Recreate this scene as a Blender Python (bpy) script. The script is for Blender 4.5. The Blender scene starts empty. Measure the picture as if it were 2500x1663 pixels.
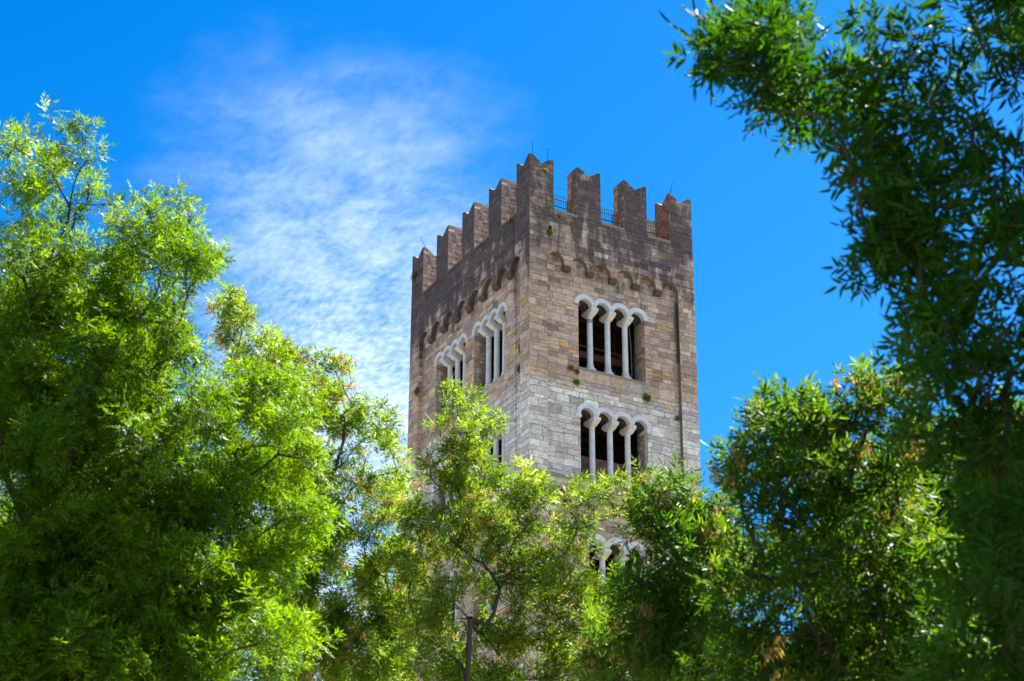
import bpy, math, random
import numpy as np
from math import sin, cos, pi, radians
from mathutils import Matrix, Vector, geometry

rng = np.random.default_rng(7)
random.seed(7)
SC = bpy.context.scene
COL = SC.collection

# ------------------------------------------------------------------ camera
F_PX, PITCH, ROLL = 5147.39, 0.440871, 0.004313
CAM_Z = 1.6
cam_d = bpy.data.cameras.new('camera')
cam = bpy.data.objects.new('camera', cam_d)
COL.objects.link(cam)
cam_d.sensor_width = 36.0
cam_d.lens = F_PX * 36.0 / 2500.0
cam_d.clip_start = 0.1
cam_d.clip_end = 20000
cam.matrix_world = Matrix.Translation((0, 0, CAM_Z)) @ Matrix.Rotation(pi / 2 + PITCH, 4, 'X') @ Matrix.Rotation(ROLL, 4, 'Z')
cam_d.dof.use_dof = True
cam_d.dof.focus_distance = 97.0
cam_d.dof.aperture_fstop = 4.4
SC.camera = cam

# ------------------------------------------------------------------ sun, sky, exposure
SUN_EL = radians(56)
SUN_AZ = radians(90 - 33)            # compass angle from +Y towards +X
sun_vec = Vector((sin(SUN_AZ) * cos(SUN_EL), cos(SUN_AZ) * cos(SUN_EL), sin(SUN_EL)))
sd = bpy.data.lights.new('sun', 'SUN')
sd.energy = 5.0
sd.angle = radians(0.53)
sd.color = (1.0, 0.95, 0.86)
so = bpy.data.objects.new('sun', sd)
COL.objects.link(so)
so.rotation_euler = (-sun_vec).to_track_quat('-Z', 'Y').to_euler()

vs = SC.view_settings
vs.view_transform = 'Standard'
vs.look = 'None'
vs.exposure = 1.98
vs.gamma = 1.0
SC.cycles.diffuse_bounces = 2


class NT:
    """tiny helper to write node trees"""
    def __init__(s, tree):
        s.t = tree
        s.n = tree.nodes
        s.l = tree.links

    def new(s, typ, **kw):
        nd = s.n.new(typ)
        for k, v in kw.items():
            setattr(nd, k, v)
        return nd

    def put(s, sock, v):
        if isinstance(v, bpy.types.NodeSocket):
            s.l.new(v, sock)
        elif v is not None:
            if isinstance(v, (tuple, list)) and len(v) == 3 and sock.type == 'RGBA':
                v = (*v, 1)
            sock.default_value = v

    def math(s, op, a, b=None, c=None, clamp=False):
        nd = s.new('ShaderNodeMath', operation=op, use_clamp=clamp)
        for i, v in enumerate((a, b, c)):
            if v is not None:
                s.put(nd.inputs[i], v)
        return nd.outputs[0]

    def mix(s, f, a, b, mode='MIX'):
        nd = s.new('ShaderNodeMix', data_type='RGBA', blend_type=mode, clamp_factor=True)
        s.put(nd.inputs[0], f)
        s.put(nd.inputs[6], a)
        s.put(nd.inputs[7], b)
        return nd.outputs[2]

    def ramp(s, f, pts, interp='LINEAR'):
        nd = s.new('ShaderNodeValToRGB')
        cr = nd.color_ramp
        cr.interpolation = interp
        while len(cr.elements) < len(pts):
            cr.elements.new(0.5)
        for e, (p, c) in zip(cr.elements, pts):
            e.position = p
            e.color = (*c, 1) if len(c) == 3 else c
        s.put(nd.inputs[0], f)
        return nd.outputs[0]

    def step(s, v, a, b):
        nd = s.new('ShaderNodeMapRange', interpolation_type='SMOOTHSTEP')
        s.put(nd.inputs[0], v)
        s.put(nd.inputs[1], a)
        s.put(nd.inputs[2], b)
        return nd.outputs[0]

    def noise(s, vec, scale, detail=4, rough=0.55, dist=0.0, dim='3D'):
        nd = s.new('ShaderNodeTexNoise', noise_dimensions=dim)
        if vec is not None:
            s.put(nd.inputs['Vector' if dim != '1D' else 'W'], vec)
        s.put(nd.inputs['Scale'], scale)
        s.put(nd.inputs['Detail'], detail)
        s.put(nd.inputs['Roughness'], rough)
        s.put(nd.inputs['Distortion'], dist)
        return nd.outputs[0]

    def xyz(s, x, y, z=0.0):
        nd = s.new('ShaderNodeCombineXYZ')
        s.put(nd.inputs[0], x)
        s.put(nd.inputs[1], y)
        s.put(nd.inputs[2], z)
        return nd.outputs[0]

    def sep(s, v):
        nd = s.new('ShaderNodeSeparateXYZ')
        s.put(nd.inputs[0], v)
        return nd.outputs


w = bpy.data.worlds.new('World')
SC.world = w
w.use_nodes = True
w.node_tree.nodes.clear()
N = NT(w.node_tree)
sky = N.new('ShaderNodeTexSky', sky_type='NISHITA')
sky.sun_disc = False
sky.sun_elevation = SUN_EL
sky.sun_rotation = SUN_AZ
sky.altitude = 0
sky.air_density = 1.0
sky.dust_density = 0.3
sky.ozone_density = 2.0
hs = N.new('ShaderNodeHueSaturation')
hs.inputs['Saturation'].default_value = 1.315
hs.inputs['Value'].default_value = 0.60
gm = N.new('ShaderNodeGamma')
gm.inputs[1].default_value = 1.32
N.l.new(sky.outputs[0], gm.inputs[0])
N.l.new(gm.outputs[0], hs.inputs['Color'])
tc = N.new('ShaderNodeTexCoord')
dx, dy, dz = N.sep(tc.outputs['Generated'])
az = N.math('ARCTAN2', dx, dy)
el = N.math('ARCSINE', dz)
zc_ = N.math('MAXIMUM', dz, 0.08)
cu, cv = N.math('DIVIDE', dx, zc_), N.math('DIVIDE', dy, zc_)
cp = N.xyz(cu, cv, 0)


def blob(a0, e0, ra, re, soft0, soft1, rot=0.0):
    a = N.math('SUBTRACT', az, radians(a0))
    e = N.math('SUBTRACT', el, radians(e0))
    c, s_ = cos(rot), sin(rot)
    a2 = N.math('ADD', N.math('MULTIPLY', a, c), N.math('MULTIPLY', e, s_))
    e2 = N.math('SUBTRACT', N.math('MULTIPLY', e, c), N.math('MULTIPLY', a, s_))
    a2 = N.math('DIVIDE', a2, radians(ra))
    e2 = N.math('DIVIDE', e2, radians(re))
    q = N.math('SQRT', N.math('ADD', N.math('MULTIPLY', a2, a2), N.math('MULTIPLY', e2, e2)))
    wob = N.math('MULTIPLY', N.math('SUBTRACT', N.noise(cp, 9, 3), 0.5), 0.9)
    return N.step(N.math('ADD', q, wob), soft1, soft0)


m1 = blob(-5.0, 28.0, 6.6, 5.6, 0.1, 1.15, -0.25)
m2 = blob(-3.6, 24.0, 6.8, 5.0, 0.3, 1.15)
m3 = blob(-8.5, 16.0, 12, 6, 0.5, 1.15)
side = N.math('SUBTRACT', N.math('MULTIPLY', dx, 0.49), N.math('MULTIPLY', dy, 0.87))
fill_bank = N.math('MULTIPLY', N.step(side, 0.15, 0.6), N.step(el, radians(62), radians(40)))  # unseen clouds added behind the camera to brighten the tower's right face
fill_bank = N.math('MULTIPLY', fill_bank, N.step(N.noise(cp, 0.9, 4, 0.6), 0.38, 0.55))
mask = N.math('MAXIMUM', N.math('MAXIMUM', N.math('MAXIMUM', m1, m2), m3), fill_bank)
soft = N.noise(cp, 8, 8, 0.66, 0.4)
rp = N.xyz(N.math('ADD', N.math('MULTIPLY', cu, 1.0), N.math('MULTIPLY', cv, 0.35)), N.math('MULTIPLY', cv, 0.62), 0)
rip = N.noise(rp, 120, 2, 0.5, 0.2)
rip2 = N.noise(rp, 44, 3, 0.55, 0.3)
low = N.step(el, radians(31), radians(22))
dens = N.math('ADD', N.math('MULTIPLY', N.step(soft, 0.25, 0.75), 0.56), N.math('MULTIPLY', N.step(rip, 0.28, 0.72), N.math('ADD', 0.10, N.math('MULTIPLY', low, 0.28))))
dens = N.math('ADD', dens, N.math('MULTIPLY', N.step(rip2, 0.25, 0.75), 0.24))
dens = N.math('MULTIPLY', dens, N.math('ADD', 0.62, N.math('MULTIPLY', low, 0.38)))
dens = N.math('MULTIPLY', dens, mask, clamp=True)
cl = N.mix(dens, hs.outputs[0], (4.8, 5.7, 6.8))
bg = N.new('ShaderNodeBackground')
N.put(bg.inputs[0], cl)
bg.inputs[1].default_value = 0.06
wo = N.new('ShaderNodeOutputWorld')
N.l.new(bg.outputs[0], wo.inputs[0])

# ------------------------------------------------------------------ object helpers


def link(o):
    COL.objects.link(o)
    return o


def tag(o, label=None, cat=None, group=None, kind=None):
    if label: o['label'] = label
    if cat: o['category'] = cat
    if group: o['group'] = group
    if kind: o['kind'] = kind
    return o


def new_mat(name):
    m = bpy.data.materials.new(name)
    m.use_nodes = True
    m.node_tree.nodes.clear()
    return m, NT(m.node_tree)


def finish(n, col, rough, bump=None, dist=0.02, strength=1.0, spec=0.3):
    b = n.new('ShaderNodeBsdfPrincipled')
    n.put(b.inputs['Base Color'], col)
    n.put(b.inputs['Roughness'], rough)
    n.put(b.inputs['Specular IOR Level'], spec)
    if bump is not None:
        bp = n.new('ShaderNodeBump')
        n.put(bp.inputs['Height'], bump)
        bp.inputs['Distance'].default_value = dist
        bp.inputs['Strength'].default_value = strength
        n.l.new(bp.outputs[0], b.inputs['Normal'])
    o = n.new('ShaderNodeOutputMaterial')
    n.l.new(b.outputs[0], o.inputs[0])
    return b


# ------------------------------------------------------------------ masonry
def masonry(name, dirt, seed, zones=True, bw=0.66, bh=0.29, gain=0.07):
    """coursed stone laid in metres on the UV map (u along the wall, v = height)"""
    m, n = new_mat(name)
    uv = n.new('ShaderNodeUVMap', uv_map='UVMap').outputs[0]
    u, v, _ = n.sep(uv)
    wz = n.math('MULTIPLY', n.math('SUBTRACT', n.noise(n.math('ADD', v, seed), 1.15, 2, 0.5, 0, '1D'), 0.5), 0.75)
    wob = n.math('MULTIPLY', n.math('SUBTRACT', n.noise(uv, 1.3, 2), 0.5), 0.10)
    fine = n.math('MULTIPLY', n.math('SUBTRACT', n.noise(uv, 9, 3, 0.6), 0.5), 0.035)
    v2 = n.math('ADD', n.math('ADD', v, wz), n.math('ADD', wob, fine))
    rowi = n.math('FLOOR', n.math('DIVIDE', v2, bh))
    rown = n.new('ShaderNodeTexWhiteNoise', noise_dimensions='1D')
    n.put(rown.inputs['W'], n.math('ADD', rowi, seed))
    rr = rown.outputs[0]
    u2 = n.math('ADD', n.math('MULTIPLY', u, n.math('ADD', 0.72, n.math('MULTIPLY', rr, 0.6))), n.math('MULTIPLY', rr, 31.7))
    uw = n.math('MULTIPLY', n.math('SUBTRACT', n.noise(n.xyz(u, rowi, 0), 1.1, 1), 0.5), 0.75)
    u2 = n.math('ADD', n.math('ADD', u2, uw), n.math('MULTIPLY', fine, 0.7))
    ci = n.math('FLOOR', n.math('DIVIDE', u2, bw))
    # joints
    fv = n.math('FRACT', n.math('DIVIDE', v2, bh))
    fu = n.math('FRACT', n.math('DIVIDE', u2, bw))
    ev = n.math('MULTIPLY', n.math('MINIMUM', fv, n.math('SUBTRACT', 1.0, fv)), bh)
    eu = n.math('MULTIPLY', n.math('MINIMUM', fu, n.math('SUBTRACT', 1.0, fu)), bw)
    edge = n.math('MINIMUM', ev, eu)
    wn = n.new('ShaderNodeTexWhiteNoise', noise_dimensions='3D')
    n.put(wn.inputs['Vector'], n.xyz(ci, rowi, seed))
    r1 = wn.outputs[0]
    r2, r3, r4 = n.sep(wn.outputs[1])
    jw = n.math('ADD', 0.002, n.math('MULTIPLY', n.noise(uv, 2.0, 3, 0.7), 0.022))
    joint = n.step(edge, jw, n.math('MULTIPLY', jw, 0.35))
    speck = n.noise(uv, 17, 3, 0.75)
    grain = n.noise(n.xyz(u, n.math('MULTIPLY', v, 2.6), r1), 4.5, 4, 0.7)
    med = n.noise(uv, 3.2, 4, 0.6)
    brown = n.ramp(r1, [(0.0, (0.257, 0.172, 0.133)), (0.25, (0.352, 0.239, 0.181)), (0.5, (0.454, 0.303, 0.219)), (0.72, (0.412, 0.265, 0.206)), (0.86, (0.574, 0.392, 0.282)), (1.0, (0.326, 0.255, 0.222))])
    if zones:
        tan = n.ramp(r1, [(0.0, (0.306, 0.201, 0.148)), (0.22, (0.495, 0.328, 0.226)), (0.45, (0.422, 0.280, 0.223)), (0.68, (0.553, 0.367, 0.254)), (0.83, (0.437, 0.334, 0.275)), (0.93, (0.596, 0.387, 0.232)), (0.965, (0.56, 0.345, 0.17)), (1.0, (0.54, 0.29, 0.13))])
        pale = n.ramp(r1, [(0.0, (0.484, 0.396, 0.344)), (0.3, (0.605, 0.501, 0.439)), (0.6, (0.678, 0.582, 0.511)), (0.85, (0.557, 0.448, 0.368)), (1.0, (0.700, 0.641, 0.581))])
        jit = n.math('MULTIPLY', n.math('SUBTRACT', r2, 0.5), 1.5)
        big = n.math('MULTIPLY', n.math('SUBTRACT', n.noise(uv, 0.35, 2), 0.5), 2.2)
        vv = n.math('ADD', v, n.math('ADD', jit, big))
        z1 = n.step(vv, 47.2, 46.2)      # 0 above, 1 below the frieze
        z2 = n.step(n.math('ADD', v, n.math('ADD', n.math('MULTIPLY', jit, 0.42), n.math('MULTIPLY', big, 0.35))), 41.75, 41.5)
        z3 = n.step(n.math('ADD', v, n.math('MULTIPLY', jit, 0.4)), 36.5, 36.3)
        base = n.mix(z1, brown, tan)
        base = n.mix(z2, base, pale)
        base = n.mix(z3, base, tan)
    else:
        base = brown
    val = n.math('ADD', -1.38 + gain, n.math('ADD', n.math('MULTIPLY', grain, 1.9), n.math('ADD', n.math('MULTIPLY', speck, 2.2), n.math('MULTIPLY', med, 0.8))))
    val = n.math('MAXIMUM', val, 0.25)
    val = n.math('MULTIPLY', val, n.math('ADD', 0.76, n.math('MULTIPLY', r3, 0.50)))
    col = n.mix(1.0, base, n.xyz(val, val, val), 'MULTIPLY')
    # ochre and grey blotches
    bl = n.step(n.noise(uv, 1.7, 5, 0.65, 0.6), 0.60, 0.72)
    col = n.mix(n.math('MULTIPLY', bl, 0.45), col, (0.36, 0.26, 0.16))
    bl2 = n.step(n.noise(n.xyz(v, u, 4.0), 2.3, 5, 0.65, 0.4), 0.60, 0.74)
    col = n.mix(n.math('MULTIPLY', bl2, 0.35), col, (0.36, 0.34, 0.32))
    pits = n.step(n.noise(uv, 11, 4, 0.8), 0.40, 0.30)
    col = n.mix(n.math('MULTIPLY', pits, 0.75), col, (0.07, 0.055, 0.05))
    jn = n.step(n.noise(uv, 1.1, 3), 0.42, 0.6)
    jcol = n.mix(jn, (0.12, 0.09, 0.08), (0.52, 0.45, 0.39))
    col = n.mix(n.math('MULTIPLY', joint, 0.52), col, jcol)
    # black weathering crust that runs down the wall
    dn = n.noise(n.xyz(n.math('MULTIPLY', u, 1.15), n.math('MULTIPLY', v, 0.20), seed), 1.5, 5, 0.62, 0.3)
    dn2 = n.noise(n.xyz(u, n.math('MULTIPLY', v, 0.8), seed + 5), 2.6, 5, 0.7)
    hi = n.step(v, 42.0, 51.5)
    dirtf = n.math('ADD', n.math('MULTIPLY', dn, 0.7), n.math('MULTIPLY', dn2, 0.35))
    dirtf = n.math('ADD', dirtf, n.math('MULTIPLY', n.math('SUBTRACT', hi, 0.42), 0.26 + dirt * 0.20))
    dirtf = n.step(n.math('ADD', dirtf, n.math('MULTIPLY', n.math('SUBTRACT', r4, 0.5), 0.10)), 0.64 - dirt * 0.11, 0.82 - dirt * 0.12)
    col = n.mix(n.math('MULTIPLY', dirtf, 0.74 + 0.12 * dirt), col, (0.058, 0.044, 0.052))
    # pale lichen spots
    vo = n.new('ShaderNodeTexVoronoi', feature='F1')
    n.put(vo.inputs['Vector'], uv)
    vo.inputs['Scale'].default_value = 4.2
    lc = n.sep(vo.outputs['Color'])[0]
    sp = n.math('MULTIPLY', n.step(n.math('ADD', vo.outputs['Distance'], n.math('MULTIPLY', n.noise(uv, 14, 2), 0.16)), n.math('MULTIPLY', lc, 0.26), n.math('MULTIPLY', lc, 0.20)), n.step(n.noise(uv, 0.8, 2), 0.46, 0.60))
    col = n.mix(n.math('MULTIPLY', sp, 0.25 + dirt * 0.45), col, (0.50, 0.47, 0.44))
    h = n.math('SUBTRACT', n.math('ADD', n.math('MULTIPLY', grain, 0.6), n.math('ADD', n.math('MULTIPLY', speck, 0.3), n.math('MULTIPLY', r4, 0.45))), n.math('MULTIPLY', joint, 1.1))
    h = n.math('SUBTRACT', h, n.math('MULTIPLY', pits, 0.5))
    finish(n, col, 0.92, h, 0.035, 1.0, 0.2)
    return m


def brick_mat(name, c1=(0.20, 0.060, 0.035), c2=(0.31, 0.115, 0.065)):
    m, n = new_mat(name)
    uv = n.new('ShaderNodeUVMap', uv_map='UVMap').outputs[0]
    b = n.new('ShaderNodeTexBrick')
    n.put(b.inputs['Vector'], uv)
    n.put(b.inputs['Color1'], c1)
    n.put(b.inputs['Color2'], c2)
    n.put(b.inputs['Mortar'], (0.30, 0.24, 0.20))
    b.inputs['Scale'].default_value = 1.0
    b.inputs['Brick Width'].default_value = 0.28
    b.inputs['Row Height'].default_value = 0.078
    b.inputs['Mortar Size'].default_value = 0.009
    b.inputs['Mortar Smooth'].default_value = 0.2
    ns = n.noise(uv, 6, 4, 0.6)
    c = n.mix(n.math('MULTIPLY', n.step(n.noise(uv, 2.2, 5, 0.7), 0.40, 0.62), 0.8), b.outputs[0], (0.075, 0.05, 0.045))
    finish(n, c, 0.9, n.math('SUBTRACT', ns, b.outputs[1]), 0.01)
    return m


def plain_mat(name, col, rough=0.8, var=0.3, scale=8.0, bump=0.006, metal=0.0):
    m, n = new_mat(name)
    co = n.new('ShaderNodeTexCoord').outputs['Object']
    a = n.noise(co, scale, 5, 0.65)
    b = n.noise(co, scale * 6, 3, 0.6)
    f = n.math('ADD', 1 - var * 0.6, n.math('MULTIPLY', n.math('ADD', a, n.math('MULTIPLY', b, 0.5)), var * 0.8))
    c = n.mix(1.0, col, n.xyz(f, f, f), 'MULTIPLY')
    bs = finish(n, c, rough, n.math('ADD', a, b), bump)
    bs.inputs['Metallic'].default_value = metal
    return m


def marble_mat(name):
    m, n = new_mat(name)
    co = n.new('ShaderNodeTexCoord').outputs['Object']
    x, y, z = n.sep(co)
    a = n.noise(co, 2.2, 5, 0.6, 0.5)
    b = n.noise(n.xyz(n.math('MULTIPLY', x, 3), n.math('MULTIPLY', y, 3), z), 6, 5, 0.7)
    d = n.noise(co, 40, 3, 0.7)
    c = n.ramp(a, [(0.3, (0.58, 0.52, 0.52)), (0.5, (0.72, 0.66, 0.66)), (0.7, (0.80, 0.74, 0.73))])
    c = n.mix(n.math('MULTIPLY', n.step(b, 0.52, 0.68), 0.5), c, (0.30, 0.275, 0.25))
    c = n.mix(n.math('MULTIPLY', n.step(d, 0.60, 0.70), 0.35), c, (0.24, 0.22, 0.21))
    c = n.mix(n.math('MULTIPLY', n.step(n.noise(co, 5, 3, 0.6), 0.60, 0.75), 0.3), c, (0.55, 0.43, 0.29))
    finish(n, c, 0.6, n.math('ADD', b, n.math('MULTIPLY', d, 0.5)), 0.006)
    return m


M_RIGHT = masonry('sandstone_ashlar', 0.55, 3.0)
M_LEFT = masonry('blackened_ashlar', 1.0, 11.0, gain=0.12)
M_LREC = masonry('streaked_ashlar', 0.72, 11.0, gain=0.1)
M_RUB = masonry('lit_merlon_rubble', 0.0, 23.0, zones=False, bw=0.34, bh=0.14, gain=0.35)  # gain lifts the colour to give the merlon reveals a lit look
M_RIB = masonry('reveal_stone', 0.35, 31.0, zones=True, bw=0.5, bh=0.3)
M_BRICK = brick_mat('old_brick')
M_MARBLE = marble_mat('white_marble')
M_WOOD = plain_mat('old_timber', (0.13, 0.055, 0.032), 0.8, 0.9, 3.0)
M_IRON = plain_mat('dark_iron', (0.018, 0.017, 0.018), 0.55, 0.4, 20, 0.001, 0.6)
M_PIPE = plain_mat('dark_pipe', (0.03, 0.027, 0.028), 0.5, 0.6, 6, 0.001)
M_GREY = plain_mat('grey_conduit', (0.22, 0.22, 0.23), 0.5, 0.3, 10, 0.001)
M_TEAL = plain_mat('teal_band', (0.11, 0.38, 0.33), 0.6, 0.5, 14, 0.001)
M_NET = plain_mat('green_net', (0.02, 0.30, 0.26), 0.6, 0.2, 14, 0.0)
M_DARK = plain_mat('shade_dark_interior', (0.035, 0.026, 0.022), 0.95, 0.5, 3)  # unlit look of the interior and hole backs put into a near-black colour
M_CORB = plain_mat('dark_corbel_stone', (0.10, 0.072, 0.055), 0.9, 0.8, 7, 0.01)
M_SOFF = plain_mat('shaded_brown_soffit_stone', (0.21, 0.145, 0.10), 0.9, 0.9, 6, 0.01)  # brown stone, its colour also darkened for shade in the blind arch reveals
M_COPE = plain_mat('coping_stone', (0.30, 0.235, 0.18), 0.9, 0.9, 9, 0.015)

# ------------------------------------------------------------------ bell tower
PSI = 0.509907
TX, TY = 0.811328, 88.0
WR, WL = 9.2996, 12.4581
ZT = 50.30
tower = link(bpy.data.objects.new('bell_tower', None))
tower.location = (TX, TY, 0)
tower.rotation_euler = (0, 0, PSI)
tag(tower, 'old square stone bell tower with notched battlements and white arcaded windows', 'tower')

FR = dict(R=lambda t, z, d: (t, d, z), L=lambda t, z, d: (d, t, z),
          B=lambda t, z, d: (t, WL - d, z), E=lambda t, z, d: (WR - d, t, z))


class MB:
    def __init__(s):
        s.v = []
        s.f = []
        s.m = []
        s.mats = []

    def mi(s, mat):
        if mat not in s.mats:
            s.mats.append(mat)
        return s.mats.index(mat)

    def poly(s, pts, mat):
        i = len(s.v)
        s.v += [tuple(p) for p in pts]
        s.f.append(list(range(i, i + len(pts))))
        s.m.append(s.mi(mat))

    def front(s, fr, loops, d, mat):
        L3 = [[Vector((p[0], p[1], 0)) for p in lp] for lp in loops]
        flat = [p for lp in L3 for p in lp]
        for tri in geometry.tessellate_polygon(L3):
            s.poly([fr(flat[k].x, flat[k].y, d) for k in tri], mat)

    def side(s, fr, pts, d0, d1, mat, closed=False):
        k = len(pts)
        for i in range(k if closed else k - 1):
            a, b = pts[i], pts[(i + 1) % k]
            s.poly([fr(a[0], a[1], d0), fr(b[0], b[1], d0), fr(b[0], b[1], d1), fr(a[0], a[1], d1)], mat)

    def prism(s, fr, pts, d0, d1, mat):
        s.front(fr, [pts], d0, mat)
        s.front(fr, [pts], d1, mat)
        s.side(fr, pts, d0, d1, mat, True)

    def box(s, fr, t0, t1, z0, z1, d0, d1, mat, mats=None):
        P = [fr(t, z, d) for t in (t0, t1) for z in (z0, z1) for d in (d0, d1)]
        for q in ((0, 1, 3, 2), (4, 5, 7, 6), (0, 1, 5, 4), (2, 3, 7, 6), (0, 2, 6, 4), (1, 3, 7, 5)):
            s.poly([P[k] for k in q], mat)

    def hexa(s, P, mat):
        for q in ((0, 1, 3, 2), (4, 5, 7, 6), (0, 1, 5, 4), (2, 3, 7, 6), (0, 2, 6, 4), (1, 3, 7, 5)):
            s.poly([P[k] for k in q], mat)

    def lathe(s, c, prof, mat, n=20):
        for i in range(len(prof) - 1):
            (r0, z0), (r1, z1) = prof[i], prof[i + 1]
            for k in range(n):
                a, b = 2 * pi * k / n, 2 * pi * (k + 1) / n
                s.poly([(c[0] + r0 * cos(a), c[1] + r0 * sin(a), z0), (c[0] + r0 * cos(b), c[1] + r0 * sin(b), z0),
                        (c[0] + r1 * cos(b), c[1] + r1 * sin(b), z1), (c[0] + r1 * cos(a), c[1] + r1 * sin(a), z1)], mat)

    def tube(s, path, r, mat, n=7, r1=None):
        path = [Vector(p) for p in path]
        rings = []
        for i, p in enumerate(path):
            t = (path[min(i + 1, len(path) - 1)] - path[max(i - 1, 0)]).normalized()
            a = t.orthogonal().normalized()
            b = t.cross(a)
            rr = r if r1 is None else r + (r1 - r) * i / (len(path) - 1)
            rings.append([p + a * rr * cos(2 * pi * k / n) + b * rr * sin(2 * pi * k / n) for k in range(n)])
        for i in range(len(rings) - 1):
            for k in range(n):
                s.poly([rings[i][k], rings[i][(k + 1) % n], rings[i + 1][(k + 1) % n], rings[i + 1][k]], mat)
        s.poly(rings[0], mat)
        s.poly(rings[-1], mat)

    def build(s, name, parent=None, label=None, bevel=0.0):
        me = bpy.data.meshes.new(name)
        me.from_pydata(s.v, [], s.f)
        for m in s.mats:
            me.materials.append(m)
        me.polygons.foreach_set('material_index', s.m)
        uvl = me.uv_layers.new(name='UVMap')
        for p in me.polygons:
            nx, ny, nz = abs(p.normal.x), abs(p.normal.y), abs(p.normal.z)
            for li in p.loop_indices:
                c = me.vertices[me.loops[li].vertex_index].co
                if nz > nx and nz > ny and nz > 0.8:
                    uvv = (c.x, c.y + 60)
                elif ny >= nx:
                    uvv = (c.x + 13.3, c.z)
                else:
                    uvv = (c.y + 40.0, c.z)
                uvl.data[li].uv = uvv
        me.update()
        if bevel:
            import bmesh
            bm = bmesh.new()
            bm.from_mesh(me)
            bmesh.ops.remove_doubles(bm, verts=bm.verts, dist=1e-4)
            bmesh.ops.recalc_face_normals(bm, faces=bm.faces)
            ed = [e for e in bm.edges if len(e.link_faces) == 2 and e.calc_face_angle(0) > 0.5]
            bmesh.ops.bevel(bm, geom=ed, offset=bevel, segments=2, profile=0.6, affect='EDGES', clamp_overlap=True)
            bm.to_mesh(me)
            bm.free()
        o = link(bpy.data.objects.new(name, me))
        if parent is not None:
            o.parent = parent
        if label:
            o['label'] = label
        return o


def arc(cx, cz, r, a0, a1, n=12):
    return [(cx + r * cos(a0 + (a1 - a0) * i / n), cz + r * sin(a0 + (a1 - a0) * i / n)) for i in range(n + 1)]


DREC = 0.24      # depth of the recessed wall fields


def panel(face, W, zlo, zhi, les0, les1, arches, r, ztopa, mat, corb_d=0.0):
    """proud frieze with blind arcade between two corner pilaster strips; recess behind"""
    fr = FR[face]
    zf = ztopa - r            # springing of the little arches
    zfeet = zf - 0.12
    edge = [(les0, zlo), (les0, zf)]
    pts = []
    for i, c in enumerate(arches):
        a = arc(c, zf, r, pi, 0, 14)
        if i == 0: a[0] = (les0, zf)
        if i == len(arches) - 1: a[-1] = (les1, zf)
        pts += a
        if i < len(arches) - 1:
            pts += [(c + r, zfeet), (arches[i + 1] - r, zfeet)]
    scal = [(les0, zlo)] + pts + [(les1, zlo)]
    b = MB()
    loop = [(0, zlo)] + scal + [(W, zlo), (W, zhi), (0, zhi)]
    # dedupe neighbours
    lp = [loop[0]]
    for q in loop[1:]:
        if abs(q[0] - lp[-1][0]) + abs(q[1] - lp[-1][1]) > 1e-5: lp.append(q)
    return fr, lp, scal, zfeet


def window_outline(cs, r, z0, zs, jl=None, jr=None):
    out = [(cs[0] - r, zs), (cs[-1] + r, zs), (cs[-1] + r, z0)]
    for i in range(len(cs) - 1, -1, -1):
        out += arc(cs[i], z0, r, 0, pi, 14)[(1 if i == len(cs) - 1 else 0):]
    return out[:-1] + [(cs[0] - r, z0)]


WIN = []
WIN.append(('R', [3.17 + 0.983 * i for i in range(4)], 0.38, 0.60, 45.79, 42.54, 'upper'))
WIN.append(('R', [3.22 + 0.975 * i for i in range(4)], 0.38, 0.60, 40.15, 36.86, 'middle'))
WIN.append(('R', [3.64, 4.69, 5.74], 0.40, 0.64, 33.75, 31.0, 'lower'))
LC1 = [3.07 + 0.82 * i for i in range(4)]
LC2 = [7.10 + 0.82 * i for i in range(4)]
WIN.append(('L', LC1, 0.33, 0.52, 45.93, 42.60, 'upper'))
WIN.append(('L', LC2, 0.33, 0.52, 45.93, 42.60, 'upper'))
WIN.append(('L', LC1, 0.33, 0.52, 40.20, 36.86, 'middle'))
WIN.append(('L', LC2, 0.33, 0.52, 40.20, 36.86, 'middle'))
WIN.append(('L', [3.5, 4.4, 5.3], 0.36, 0.57, 33.8, 31.0, 'lower'))
WIN.append(('L', [7.5, 8.4, 9.3], 0.36, 0.57, 33.8, 31.0, 'lower'))

AR = [1.4283 + 1.2899 * i for i in range(6)]
AL = [1.3620 + 1.3712 * i for i in range(8)]
ZC = 36.72


def face_wall(face, W, les0, les1, arches, mat, holes):
    b = MB()
    fr = FR[face]
    # top storey panel, then the one below the string course
    for zlo, zhi, ztopa in ((ZC + 0.1, ZT, 48.10), (30.98, ZC - 0.06, 36.25)):
        fr, lp, scal, zfeet = panel(face, W, zlo, zhi, les0, les1, arches, 0.47, ztopa, mat)
        hl = [h for h in holes if zlo < h[0][1] < zhi]
        b.front(fr, [lp] + hl, 0.0, mat)
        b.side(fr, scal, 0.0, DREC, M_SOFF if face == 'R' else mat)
        for h in hl:
            b.side(fr, h, 0.0, 0.5, mat, True)
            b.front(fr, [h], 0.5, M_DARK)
        wins = [q for q in WIN if q[0] == face and zlo <= q[5] + 0.3 < zhi]
        outs = []
        for _, cs, r, R, z0, zs, nm in wins:
            outs.append(window_outline(cs, r, z0, zs))
        b.front(fr, [[(les0 - 0.01, zlo - 0.1), (les1 + 0.01, zlo - 0.1), (les1 + 0.01, ztopa + 0.06), (les0 - 0.01, ztopa + 0.06)]] + outs, DREC, mat if face == 'R' else M_LREC)
        b.box(fr, 0.0015, W - 0.0015, 0, 0.001, 0, 0.001, M_DARK)
    b.front(fr, [[(0, -0.2), (W, -0.2), (W, 30.9), (0, 30.9)]], 0.0, mat)
    return b.build('wall', tower)


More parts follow.
